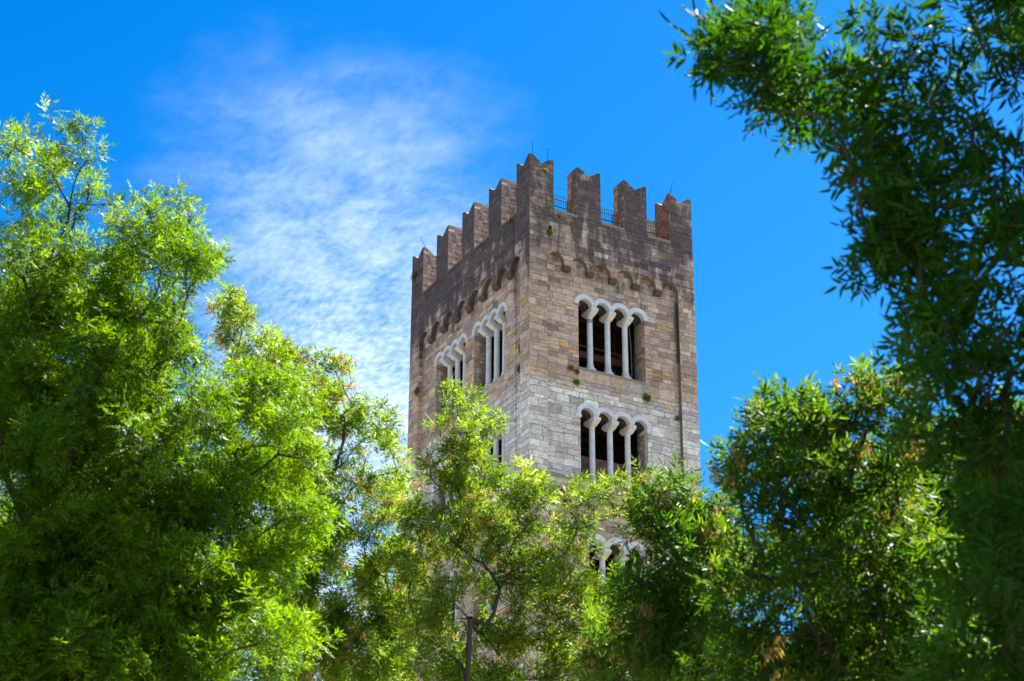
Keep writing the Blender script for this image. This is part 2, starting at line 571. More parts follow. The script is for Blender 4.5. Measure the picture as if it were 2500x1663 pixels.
hole_R = [[(1.04, 49.26), (1.22, 49.26), (1.22, 49.45), (1.04, 49.45)], [(7.77, 48.86), (7.85, 48.86), (7.86, 48.94), (7.79, 48.97)]]
face_wall('R', WR, 0.955, 8.35, AR, M_RIGHT, hole_R)
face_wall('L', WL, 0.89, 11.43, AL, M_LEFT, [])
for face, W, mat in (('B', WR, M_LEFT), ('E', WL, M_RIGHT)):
    b = MB()
    b.front(FR[face], [[(0, -0.2), (W, -0.2), (W, ZT), (0, ZT)]], 0.0, mat)
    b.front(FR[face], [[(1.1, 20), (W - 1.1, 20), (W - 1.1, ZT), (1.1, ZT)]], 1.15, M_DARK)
    b.build('wall', tower)

# corbels under the blind arcades
for face, arches, mat in (('R', AR, M_RIGHT), ('L', AL, M_LEFT)):
    for ztopa in (48.10, 36.25):
        zfeet = ztopa - 0.47 - 0.12
        for i in range(len(arches) - 1):
            c = (arches[i] + arches[i + 1]) / 2
            hw = arches[1] / 2 - arches[0] / 2 - 0.47 + 0.015
            b = MB()
            fr = FR[face]
            z1, z0 = zfeet - 0.003, zfeet - 0.20 - 0.05 * random.random()
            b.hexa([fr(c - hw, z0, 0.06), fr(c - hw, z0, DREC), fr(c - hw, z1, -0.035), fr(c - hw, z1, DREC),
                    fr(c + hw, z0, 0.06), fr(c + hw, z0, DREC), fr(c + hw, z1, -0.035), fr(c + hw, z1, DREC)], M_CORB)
            b.build('corbel', tower)

# string courses and sloping sill bands
for face, W, mat in (('R', WR, M_COPE), ('L', WL, M_LEFT)):
    fr = FR[face]
    for z in (ZC, 30.94):
        b = MB()
        e0 = 0.003 if face == 'L' else -0.06
        holes = [(q[1][0] - q[2], q[1][-1] + q[2]) for q in WIN if q[0] == face and abs(q[5] - z - 0.1) < 0.2]
        b.box(fr, e0 if face == 'L' else -0.055, W, z - 0.07, z + 0.11, -0.055, DREC + 0.3, mat)
        b.build('string_course', tower)

M_VAULT = brick_mat('shade_dark_vault_brick', (0.13, 0.06, 0.04), (0.20, 0.10, 0.065))  # brick colour darkened to carry the shade inside the window arches
M_JAMB = masonry('brick_and_rubble_jamb', 0.2, 47.0, zones=False, bw=0.26, bh=0.085)
# windows -----------------------------------------------------------
col_band = [None]
for wi, (face, cs, r, R, z0, zs, nm) in enumerate(WIN):
    fr = FR[face]
    stone = M_RIGHT if face == 'R' else M_LEFT
    out = window_outline(cs, r, z0, zs)
    b = MB()
    # jambs, sill and soffits through the thickness of the wall: stone outside, brick inside
    n_ = len(out)
    for i in range(n_):
        a, c = out[i], out[(i + 1) % n_]
        is_arch = a[1] > z0 - 1e-6 and c[1] > z0 - 1e-6
        for d0, d1, m in ((DREC, 0.52, M_VAULT if is_arch else M_RIB), (0.52, 1.15, M_VAULT if is_arch else M_JAMB)):
            b.poly([fr(a[0], a[1], d0), fr(c[0], c[1], d0), fr(c[0], c[1], d1), fr(a[0], a[1], d1)], m)
    # inner wall around the opening
    lo, hi = cs[0] - r - 0.6, cs[-1] + r + 0.6
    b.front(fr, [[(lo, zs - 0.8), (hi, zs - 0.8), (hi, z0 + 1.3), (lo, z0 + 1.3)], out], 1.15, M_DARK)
    if nm == 'middle':
        b.box(fr, cs[0] - r - 0.003, cs[-1] + r + 0.003, zs - 0.002, 38.42, 0.98, 1.12, M_BRICK)
    if nm == 'upper' and face == 'L':
        b.box(fr, cs[0] - r - 0.003, cs[-1] + r + 0.003, zs - 0.002, zs + 0.25, 0.98, 1.12, M_BRICK)
    win = b.build('window', tower)
    sp = cs[1] - cs[0]
    for i, c in enumerate(cs):
        L_open, R_open = i == 0, i == len(cs) - 1
        zc = math.sqrt(R * R - sp * sp / 4)
        ac = math.acos(min(1, (sp / 2 - 0.002) / R))
        a_r = 0 if R_open else ac
        a_l = pi if L_open else pi - ac
        pts = []
        if not R_open: pts.append((c + sp / 2 - 0.002, z0 + 0.004))
        pts += arc(c, z0, R, a_r, a_l, 18)
        if not L_open: pts.append((c - sp / 2 + 0.002, z0 + 0.004))
        pts += arc(c, z0, r - 0.012, pi, 0, 16)
        pts = [(p[0], max(p[1], z0 + 0.004)) for p in pts]
        b = MB()
        b.front(fr, [pts], DREC - 0.035, M_MARBLE)
        b.side(fr, pts, DREC - 0.035, DREC + 0.24, M_MARBLE, True)
        b.build('arch', win)
    for i in range(len(cs) - 1):
        c = (cs[i] + cs[i + 1]) / 2
        zt = z0 - 0.002
        b = MB()
        b.box(fr, c - 0.195, c + 0.195, zt - 0.15, zt, 0.13, 1.08, M_MARBLE)
        P = []
        zb, zq = zt - 0.34, zt - 0.152
        k = 0.185
        b.hexa([fr(c - 0.145, zb, 0.45), fr(c - 0.145, zb, 0.85), fr(c - k, zq, 0.14), fr(c - k, zq, 1.07),
                fr(c + 0.145, zb, 0.45), fr(c + 0.145, zb, 0.85), fr(c + k, zq, 0.14), fr(c + k, zq, 1.07)], M_MARBLE)
        b.build('capital', win, bevel=0.018)
        x, y, _ = fr(c, 0, 0.65)
        b = MB()
        zbt = zs + 0.44
        b.lathe((x, y), [(0.142, zbt), (0.140, zbt + 0.6), (0.134, zb - 0.10), (0.130, zb - 0.06), (0.152, zb - 0.04), (0.152, zb - 0.002)], M_MARBLE, 24)
        cob = b.build('column', win)
        for p_ in cob.data.polygons: p_.use_smooth = True
        b = MB()
        b.hexa([fr(c - s1, z_, 0.65 + s2) for s1, z_, s2 in ((0.235, zs + 0.002, -0.235), (0.235, zs + 0.002, 0.235), (0.225, zs + 0.13, -0.225), (0.225, zs + 0.13, 0.225), (-0.235, zs + 0.002, -0.235), (-0.235, zs + 0.002, 0.235), (-0.225, zs + 0.13, -0.225), (-0.225, zs + 0.13, 0.225))], M_MARBLE)
        b.box(fr, c - 0.19, c + 0.19, zs + 0.132, zs + 0.22, 0.46, 0.84, M_MARBLE)
        b.lathe((x, y), [(0.0, zs + 0.221), (0.185, zs + 0.221), (0.205, zs + 0.25), (0.20, zs + 0.29), (0.165, zs + 0.32), (0.16, zs + 0.35), (0.178, zs + 0.385), (0.165, zs + 0.42), (0.142, zs + 0.439)], M_MARBLE, 24)
        b.build('column_base', win)
        if wi == 0 and i == 0:
            b = MB()
            b.lathe((x, y), [(0.1375, zb - 0.33), (0.1385, zb - 0.33), (0.1375, zb - 0.12), (0.130, zb - 0.12)], M_TEAL, 24)
            b.build('band', win, 'teal painted band below the capital')
    # imposts at the jambs
    im = M_MARBLE if (nm == 'middle' or face == 'L') else M_COPE
    for sgn, c in ((-1, cs[0] - r), (1, cs[-1] + r)):
        t0, t1 = (c - 0.27, c + 0.05) if sgn < 0 else (c - 0.05, c + 0.27)
        hgt = 0.17 if nm == 'middle' and face == 'R' else 0.07
        b = MB()
        b.box(fr, t0, t1, z0 - hgt, z0 + 0.001, DREC - 0.05, 0.9, im)
        b.build('impost', win, bevel=0.01)
    # sill slab
    b = MB()
    b.box(fr, cs[0] - r - 0.0, cs[-1] + r + 0.0, zs - 0.14, zs + 0.0015, DREC - 0.012, 1.1, M_COPE if face == 'R' else stone)
    if nm == 'upper': b.build('sill', win)

# merlons  ----------------------------------------------------------
ZP, PR, MWR, PL, MWL = 53.12, 2.6559, 1.332, 2.7931, 1.2858
MD = 0.95


def tri_(s, n0=0.46):
    return s / n0 if s < n0 else (1 - s) / (1 - n0)


def merlon(face, t0, t1, mats, kind='merlon'):
    fr = FR[face]
    b = MB()
    g0 = 0.03
    jt = lambda: random.uniform(-0.03, 0.03)
    q = [0, 0.10, 0.19, 0.31, 0.42, 0.5, 0.56, 0.69, 0.82, 0.91, 1.0]
    h = [0.0, 0.02, 0.09, 0.20, 0.30, 0.37, 0.33, 0.21, 0.10, 0.02, 0.01]
    zt = [ZP - k + jt() * 0.9 for k in h]
    ts = [t0 + k * (t1 - t0) for k in q]
    fm, sm0, sm1 = mats
    prof = list(zip(ts, zt))
    b.front(fr, [[(t0, ZT), (t1, ZT)] + prof[::-1]], 0.0, fm)
    b.front(fr, [[(t0, ZT), (t1, ZT)] + prof[::-1]], MD, M_RUB)
    b.side(fr, [(t0, ZT), prof[0]], 0, MD, sm0)
    b.side(fr, [(t1, ZT), prof[-1]], 0, MD, sm1)
    b.side(fr, prof, 0, MD, M_COPE)
    return b.build(kind, tower)


def corner_merlon(x0, x1, y0, y1, xo, yo, mats):
    """square corner pier with a notch in both outer sides"""
    mx, my = mats
    b = MB()
    nx = ny = 10
    def hz(i, j):
        sx, sy = i / nx, j / ny
        a = max(0, 1 - abs(sx - 0.5) / 0.38)
        c = max(0, 1 - abs(sy - 0.5) / 0.38)
        dxo = sy if yo == y0 else 1 - sy      # distance from outer x-running side
        dyo = sx if xo == x0 else 1 - sx
        h = max(a * 1.0, c * 1.0)
        return ZP - 0.38 * h + 0.01 * sin(7 * sx + 5 * sy + x0)
    X = [x0 + (x1 - x0) * i / nx for i in range(nx + 1)]
    Y = [y0 + (y1 - y0) * j / ny for j in range(ny + 1)]
    H = [[hz(i, j) for j in range(ny + 1)] for i in range(nx + 1)]
    for i in range(nx):
        for j in range(ny):
            b.poly([(X[i], Y[j], H[i][j]), (X[i + 1], Y[j], H[i + 1][j]), (X[i + 1], Y[j + 1], H[i + 1][j + 1]), (X[i], Y[j + 1], H[i][j + 1])], M_COPE)
    for j, yy in ((0, y0), (ny, y1)):
        m = mx if yy == yo else M_RUB
        b.poly([(x0, yy, ZT), (x1, yy, ZT)] + [(X[i], yy, H[i][j]) for i in range(nx, -1, -1)], m)
    for i, xx in ((0, x0), (nx, x1)):
        m = my if xx == xo else (M_BRICK if xx == x0 else M_RUB)
        b.poly([(xx, y0, ZT), (xx, y1, ZT)] + [(xx, Y[j], H[i][j]) for j in range(ny, -1, -1)], m)
    return b.build('merlon', tower)


M_MIX = masonry('brick_and_stone_reveal', 0.5, 41.0, zones=False, bw=0.3, bh=0.1)
corner_merlon(0, MWR, 0, MWL, 0, 0, (M_RIGHT, M_LEFT))
corner_merlon(WR - MWR, WR, 0, MWL, WR, 0, (M_RIGHT, M_RIGHT))
corner_merlon(0, MWR, WL - MWL, WL, 0, WL, (M_LEFT, M_LEFT))
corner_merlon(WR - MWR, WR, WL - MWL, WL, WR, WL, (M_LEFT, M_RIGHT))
for i in (1, 2):
    merlon('R', i * PR, i * PR + MWR, (M_RIGHT, M_MIX, M_RUB))
    merlon('B', i * PR, i * PR + MWR, (M_LEFT, M_MIX, M_RUB))
for i in (1, 2, 3):
    merlon('L', i * PL, i * PL + MWL, (M_LEFT, M_RUB, M_RUB))
    merlon('E', i * PL, i * PL + MWL, (M_RIGHT, M_RUB, M_RUB))
# copings in the crenels
for face, p, wd, k in (('R', PR, MWR, 3), ('B', PR, MWR, 3), ('L', PL, MWL, 4), ('E', PL, MWL, 4)):
    for i in range(k):
        b = MB()
        t0, t1 = i * p + wd + 0.004, (i + 1) * p - 0.004
        b.box(FR[face], t0, t1, ZT - 0.02, ZT + 0.10, -0.05, MD + 0.05, M_COPE if face in 'RE' else M_LEFT)
        b.build('coping', tower)
# parapet inner side and terrace, floors
b = MB()
for face, W in (('R', WR), ('L', WL), ('B', WR), ('E', WL)):
    b.front(FR[face], [[(MD, 49.2), (W - MD, 49.2), (W - MD, ZT), (MD, ZT)]], MD, M_RUB)
b.build('parapet', tower)
b = MB()
frT = FR['R']
b.box(frT, 0.5, WR - 0.5, 49.1, 49.4, 0.5, WL - 0.5, M_COPE)
b.build('terrace', tower)
for z in (47.25, 41.35, 35.5, 30.2):
    b = MB()
    b.box(frT, 0.6, WR - 0.6, z, z + 0.15, 0.6, WL - 0.6, M_DARK)
    for k in range(9):
        y = 1.6 + k * 1.15
        b.box(frT, 1.2, WR - 1.2, z - 0.22, z - 0.003, y, y + 0.18, M_WOOD)
    b.build('floor', tower)
# bell frame timbers and conduits seen through the upper window
b = MB()
for z0_, z1_, d0, d1 in ((44.27, 44.62, 2.5, 2.85), (44.86, 44.94, 2.5, 2.62), (43.2, 43.4, 5.5, 5.8)):
    b.box(frT, 1.2, WR - 1.2, z0_, z1_, d0, d1, M_WOOD)
for t in (4.9, 6.55, 8.0):
    b.box(frT, t, t + 0.14, 44.6, 44.88, 2.53, 2.66, M_WOOD)
for t in (2.4, 5.0, 7.6):
    b.box(frT, t, t + 0.28, 41.5, 47.2, 4.6, 4.9, M_WOOD)
b.build('bell_frame', tower)
b = MB()
b.tube([(6.20, 0.98, 42.55), (6.18, 0.98, 44.6), (6.1, 1.02, 45.9)], 0.018, M_GREY)
b.build('conduit', tower)
b = MB()
b.tube([(6.33, 0.95, 42.55), (6.34, 0.95, 44.6)], 0.03, M_PIPE)
b.build('conduit', tower)
b = MB()
b.tube([(8.30, 0.10, 47.1), (8.30, 0.10, 45.6), (8.28, 0.10, 43.9)], 0.045, M_PIPE, 10)
b.tube([(8.30, 0.10, 45.72), (8.30, 0.10, 45.58)], 0.062, M_PIPE, 10)
b.build('drainpipe', tower)
b = MB()
b.tube([(1.0, 0.145, 46.6), (1.0, 0.145, 43.6)], 0.028, M_PIPE, 8)
b.build('drainpipe', tower)
# lightning conductor cable on the left face with its brackets
b = MB()
b.tube([(-0.015 if z > 48.2 else 0.14, 1.51, z) for z in (50.2, 49, 48.3, 48.1, 46, 44, 42, 40, 38, 36.9)], 0.011, M_IRON, 5)
for z in (48.9, 47.0, 45.5, 44.1, 41.4, 39.7, 38.0):
    dd = -0.02 if z > 48.2 else 0.14
    b.tube([(dd + 0.03, 1.51, z), (dd - 0.10, 1.51, z), (dd - 0.10, 1.42, z - 0.02)], 0.014, M_IRON, 5)
b.build('conductor_cable', tower)
# lightning rods
for p0, p1 in (((0.41, 0.35, 52.9), (0.34, 0.35, 54.05)), ((1.24, 0.40, 53.0), (1.25, 0.40, 54.02)), ((8.10, 0.15, 53.0), (8.36, 0.15, 53.95)),
               ((0.2, 11.1, 52.8), (0.1, 11.75, 54.0))):
    b = MB()
    p0, p1 = Vector(p0), Vector(p1)
    b.tube([p0, p1], 0.020, M_IRON, 6, 0.012)
    for k in range(3):
        a = 2 * pi * k / 3
        q = p0.lerp(p1, 0.93)
        b.tube([q, q + Vector((0.05 * cos(a), 0.05 * sin(a), 0.10))], 0.006, M_IRON, 4)
    b.build('lightning_rod', tower)
# netting fence on the terrace
b = MB()
for yy in (1.3,):
    z0_, z1_ = 50.9, 51.95
    for z in (51.42, 51.82): b.tube([(1.1, yy, z), (8.2, yy, z)], 0.022, M_IRON, 6)
    for t in (1.3, 2.86, 3.9, 5.45, 6.6, 8.1): b.tube([(t, yy, 49.4), (t, yy, 51.85)], 0.022, M_IRON, 6)
    t = 1.1
    while t < 8.2:
        b.tube([(t, yy + 0.03, 50.5), (t + 0.02, yy + 0.03, 52.1)], 0.011, M_NET, 4)
        t += 0.13
    z = 50.5
    while z < 52.12:
        b.tube([(1.1 + 1.0 * k, yy + 0.03, z + 0.012 * (k % 2)) for k in range(8)], 0.011, M_NET, 4)
        z += 0.13
b.build('safety_net', tower)
b = MB()
b.tube([(0.9, 0.5, 51.98), (4, 0.5, 51.9), (8.0, 0.5, 51.98)], 0.006, M_IRON, 4)
b.build('wire', tower)


def t2w(x, y, z):
    return Vector((TX + x * cos(PSI) - y * sin(PSI), TY + x * sin(PSI) + y * cos(PSI), z))


# ------------------------------------------------------------------ ground
m, n = new_mat('ground_grass_gravel')
gc = n.new('ShaderNodeNewGeometry').outputs['Position']
g1 = n.noise(gc, 0.25, 5)
g2 = n.noise(gc, 6, 4, 0.7)
gcol = n.mix(n.step(g1, 0.42, 0.6), n.ramp(g2, [(0.2, (0.10, 0.085, 0.07)), (0.8, (0.20, 0.17, 0.13))]), n.ramp(g2, [(0.2, (0.05, 0.09, 0.02)), (0.8, (0.12, 0.17, 0.05))]))
px_, py_, _z = n.sep(gc)
far = n.step(py_, 55, 62)
gcol = n.mix(far, gcol, n.ramp(g2, [(0.2, (0.15, 0.13, 0.11)), (0.8, (0.23, 0.20, 0.17))]))
finish(n, gcol, 0.95, g2, 0.03)
b = MB()
b.poly([(-3000, -3000, 0), (3000, -3000, 0), (3000, 3000, 0), (-3000, 3000, 0)], m)
tag(b.build('ground'), kind='structure')

# ------------------------------------------------------------------ foliage machinery


def fast_mesh(name, V, k, mats, attrs=None, matidx=None):
    """V: (nfaces, k, 3) unshared faces"""
    nf = V.shape[0]
    me = bpy.data.meshes.new(name)
    me.vertices.add(nf * k)
    me.vertices.foreach_set('co', V.astype(np.float32).ravel())
    me.loops.add(nf * k)
    me.loops.foreach_set('vertex_index', np.arange(nf * k, dtype=np.int32))
    me.polygons.add(nf)
    me.polygons.foreach_set('loop_start', np.arange(nf, dtype=np.int32) * k)
    for m in mats: me.materials.append(m)
    if attrs:
        for an, arr in attrs.items():
            at = me.attributes.new(an, 'FLOAT', 'FACE')
            at.data.foreach_set('value', arr.astype(np.float32))
    me.update(calc_edges=True)
    return me


def leaf_mat(name, ramp, trans, tr=0.5, rough=0.48, spec=0.22):
    m, n = new_mat(name)
    t = n.new('ShaderNodeAttribute', attribute_name='tint').outputs['Fac']
    c = n.ramp(t, ramp)
    c2 = n.mix(0.0, c, c)
    tc_ = n.mix(1.0, c, trans, 'MULTIPLY')
    b = n.new('ShaderNodeBsdfPrincipled')
    n.put(b.inputs['Base Color'], c2)
    b.inputs['Roughness'].default_value = rough
    b.inputs['Specular IOR Level'].default_value = spec
    tl = n.new('ShaderNodeBsdfTranslucent')
    n.put(tl.inputs[0], tc_)
    mx = n.new('ShaderNodeMixShader')
    mx.inputs[0].default_value = tr
    n.l.new(b.outputs[0], mx.inputs[1])
    n.l.new(tl.outputs[0], mx.inputs[2])
    o = n.new('ShaderNodeOutputMaterial')
    n.l.new(mx.outputs[0], o.inputs[0])
    return m


LEAF_A = leaf_mat('ash_leaf_light', [(0.0, (0.026, 0.072, 0.0012)), (0.4, (0.086, 0.172, 0.0012)), (0.8, (0.163, 0.264, 0.0012)), (1.0, (0.258, 0.304, 0.0024))], (2.5, 2.35, 0.9), 0.40)
LEAF_C = leaf_mat('ash_leaf_pale', [(0.0, (0.031, 0.076, 0.0030)), (0.4, (0.095, 0.172, 0.0042)), (0.8, (0.185, 0.264, 0.022)), (1.0, (0.40, 0.44, 0.20))], (2.5, 2.35, 0.9), 0.42, 0.5, 0.22)
LEAF_D = leaf_mat('ash_leaf_deep', [(0.0, (0.0117, 0.0468, 0.0031)), (0.5, (0.0377, 0.1092, 0.0039)), (1.0, (0.1118, 0.1976, 0.0062))], (1.8, 2.0, 0.9), 0.40, 0.5, 0.22)
LEAF_M = leaf_mat('ash_leaf_mid', [(0.0, (0.014, 0.048, 0.0024)), (0.5, (0.055, 0.130, 0.004)), (1.0, (0.20, 0.28, 0.04))], (2.5, 2.35, 0.9), 0.42, 0.5, 0.22)
SEED_M = leaf_mat('ash_keys', [(0.0, (0.40, 0.20, 0.03)), (0.5, (0.60, 0.40, 0.09)), (1.0, (0.72, 0.60, 0.26))], (1.3, 1.1, 0.8), 0.4, 0.6, 0.2)
BARK = plain_mat('grey_bark', (0.085, 0.065, 0.05), 0.9, 0.9, 14, 0.01)


def norm(a):
    return a / (np.linalg.norm(a, axis=-1, keepdims=True) + 1e-9)


def leaflets(base, u, wdir, L, W, near):
    """quads of pointed leaflets; base/u/wdir (m,3)"""
    nrm = norm(np.cross(u, wdir))
    L = L[:, None]
    W = W[:, None]
    tip = base + u * L - nrm * L * 0.12
    if near:
        l1 = base + u * L * 0.28 + wdir * W * 0.42 + nrm * W * 0.14
        l2 = base + u * L * 0.66 + wdir * W * 0.34 + nrm * W * 0.06
        r1 = base + u * L * 0.28 - wdir * W * 0.42 + nrm * W * 0.14
        r2 = base + u * L * 0.66 - wdir * W * 0.34 + nrm * W * 0.06
        return np.concatenate([np.stack([base, l1, l2, tip], 1), np.stack([base, tip, r2, r1], 1)], 0)
    l = base + u * L * 0.42 + wdir * W * 0.5 + nrm * W * 0.12
    r = base + u * L * 0.42 - wdir * W * 0.5 + nrm * W * 0.12
    return np.stack([base, l, tip, r], 1)


def shoot_template(seed, near, leaf_len=0.17, lf_len=0.062, lf_w=0.0165, pairs=4):
    g = np.random.default_rng(seed)
    B, U, Wd, L, Wi = [], [], [], [], []
    sl = 0.15 + 0.08 * g.random()
    nn = 4
    for k in range(nn + 1):
        z = sl * (0.15 + 0.85 * k / nn)
        for side in range(2 if k < nn else 1):
            a = k * pi / 2 + side * pi + g.normal(0, 0.25)
            tilt = radians(68 - 9 * k + g.normal(0, 9)) if k < nn else radians(12)
            ll = leaf_len * (0.75 + 0.5 * g.random())
            d = np.array([sin(tilt) * cos(a), sin(tilt) * sin(a), cos(tilt)])
            h = np.array([-sin(a), cos(a), 0.0])      # across the leaf
            up = np.cross(d, h)
            droop = g.uniform(0.25, 0.9)
            p = np.array([0, 0, z])
            for q in range(pairs + 1):
                s = ll * (0.28 + 0.72 * q / pairs)
                c = p + d * s - up * (-1) * 0 + np.array([0, 0, -1]) * droop * s * s / ll * 0.55
                dd = norm(d + np.array([0, 0, -1]) * droop * s / ll * 0.9)
                for sg in ((1, -1) if q < pairs else (0,)):
                    if q < pairs:
                        u = dd * 0.62 + h * sg * 0.75 + g.normal(0, 0.14, 3) + np.array([0, 0, -0.12])
                    else:
                        u = dd + g.normal(0, 0.1, 3)
                    u = norm(u)
                    wd = np.cross(u, up + g.normal(0, 0.35, 3))
                    B.append(c)
                    U.append(u)
                    Wd.append(norm(wd))
                    L.append(lf_len * (0.75 + 0.5 * g.random()))
                    Wi.append(lf_w * (0.8 + 0.4 * g.random()))
    V = leaflets(np.array(B), np.array(U), np.array(Wd), np.array(L), np.array(Wi), near)
    return V


def seed_template(seed):
    g = np.random.default_rng(seed)
    m = 16
    base = np.stack([g.normal(0, 0.018, m), g.normal(0, 0.018, m), -g.random(m) * 0.07], 1)
    u = norm(np.stack([g.normal(0, 0.30, m), g.normal(0, 0.30, m), -np.ones(m)], 1))
    wd = norm(np.cross(u, g.normal(0, 1, (m, 3))))
    return leaflets(base, u, wd, 0.038 + 0.012 * g.random(m), 0.0095 + 0 * g.random(m), False)


def place(templates, P, D, scale, g, upright=False):
    """instances of the templates with local Z along D -> faces (n,4,3) and the instance index of each face"""
    out, idx = [], []
    which = g.integers(0, len(templates), len(P))
    for k, T in enumerate(templates):
        s = np.where(which == k)[0]
        if not len(s): continue
        z = norm(D[s])
        r = g.normal(0, 1, (len(s), 3))
        x = norm(np.cross(r, z))
        y = np.cross(z, x)
        Rm = np.stack([x, y, z], 2)
        V = np.einsum('nij,mj->nmi', Rm, T.reshape(-1, 3)) * scale[s][:, None, None] + P[s][:, None, :]
        out.append(V.reshape(-1, 4, 3))
        idx.append(np.repeat(s, T.shape[0]))
    return np.concatenate(out), np.concatenate(idx)


def tubes(P0, P1, r0, r1, ns):
    d = norm(P1 - P0)
    a = norm(np.cross(d, np.array([0.31, 0.52, 0.79])))
    b_ = np.cross(d, a)
    fs = []
    for k in range(ns):
        q = []
        for ang, P, r in ((2 * pi * k / ns, P0, r0), (2 * pi * (k + 1) / ns, P0, r0), (2 * pi * (k + 1) / ns, P1, r1), (2 * pi * k / ns, P1, r1)):
            q.append(P + (a * cos(ang) + b_ * sin(ang)) * r[:, None])
        fs.append(np.stack(q, 1))
    return np.concatenate(fs)


def at(px, py, dist):
    """direction of a photo point (2357-wide view) turned into a world point at a horizontal distance"""
    X, Y = px * 2500 / 2357 - 1250, py * 2500 / 2357 - 831.5
    cr, sr = cos(ROLL), sin(ROLL)
    X, Y = cr * X + sr * Y, -sr * X + cr * Y
    d = np.array([X / F_PX, cos(PITCH) + Y / F_PX * sin(PITCH), sin(PITCH) - Y / F_PX * cos(PITCH)])
    s = dist / math.hypot(d[0], d[1])
    return np.array([d[0] * s, d[1] * s, CAM_Z + d[2] * s]), s


def templ(nr, leaf, ll, lw, pairs=4):
    return [shoot_template(100 + i, nr, leaf, ll, lw, pairs) for i in range(10)]


T_A = templ(False, 0.17, 0.066, 0.0175)
T_C = templ(False, 0.20, 0.086, 0.0205)
T_D = templ(True, 0.20, 0.084, 0.0215)
T_E = templ(True, 0.20, 0.092, 0.0255)
T_SEED = [seed_template(300 + i) for i in range(6)]


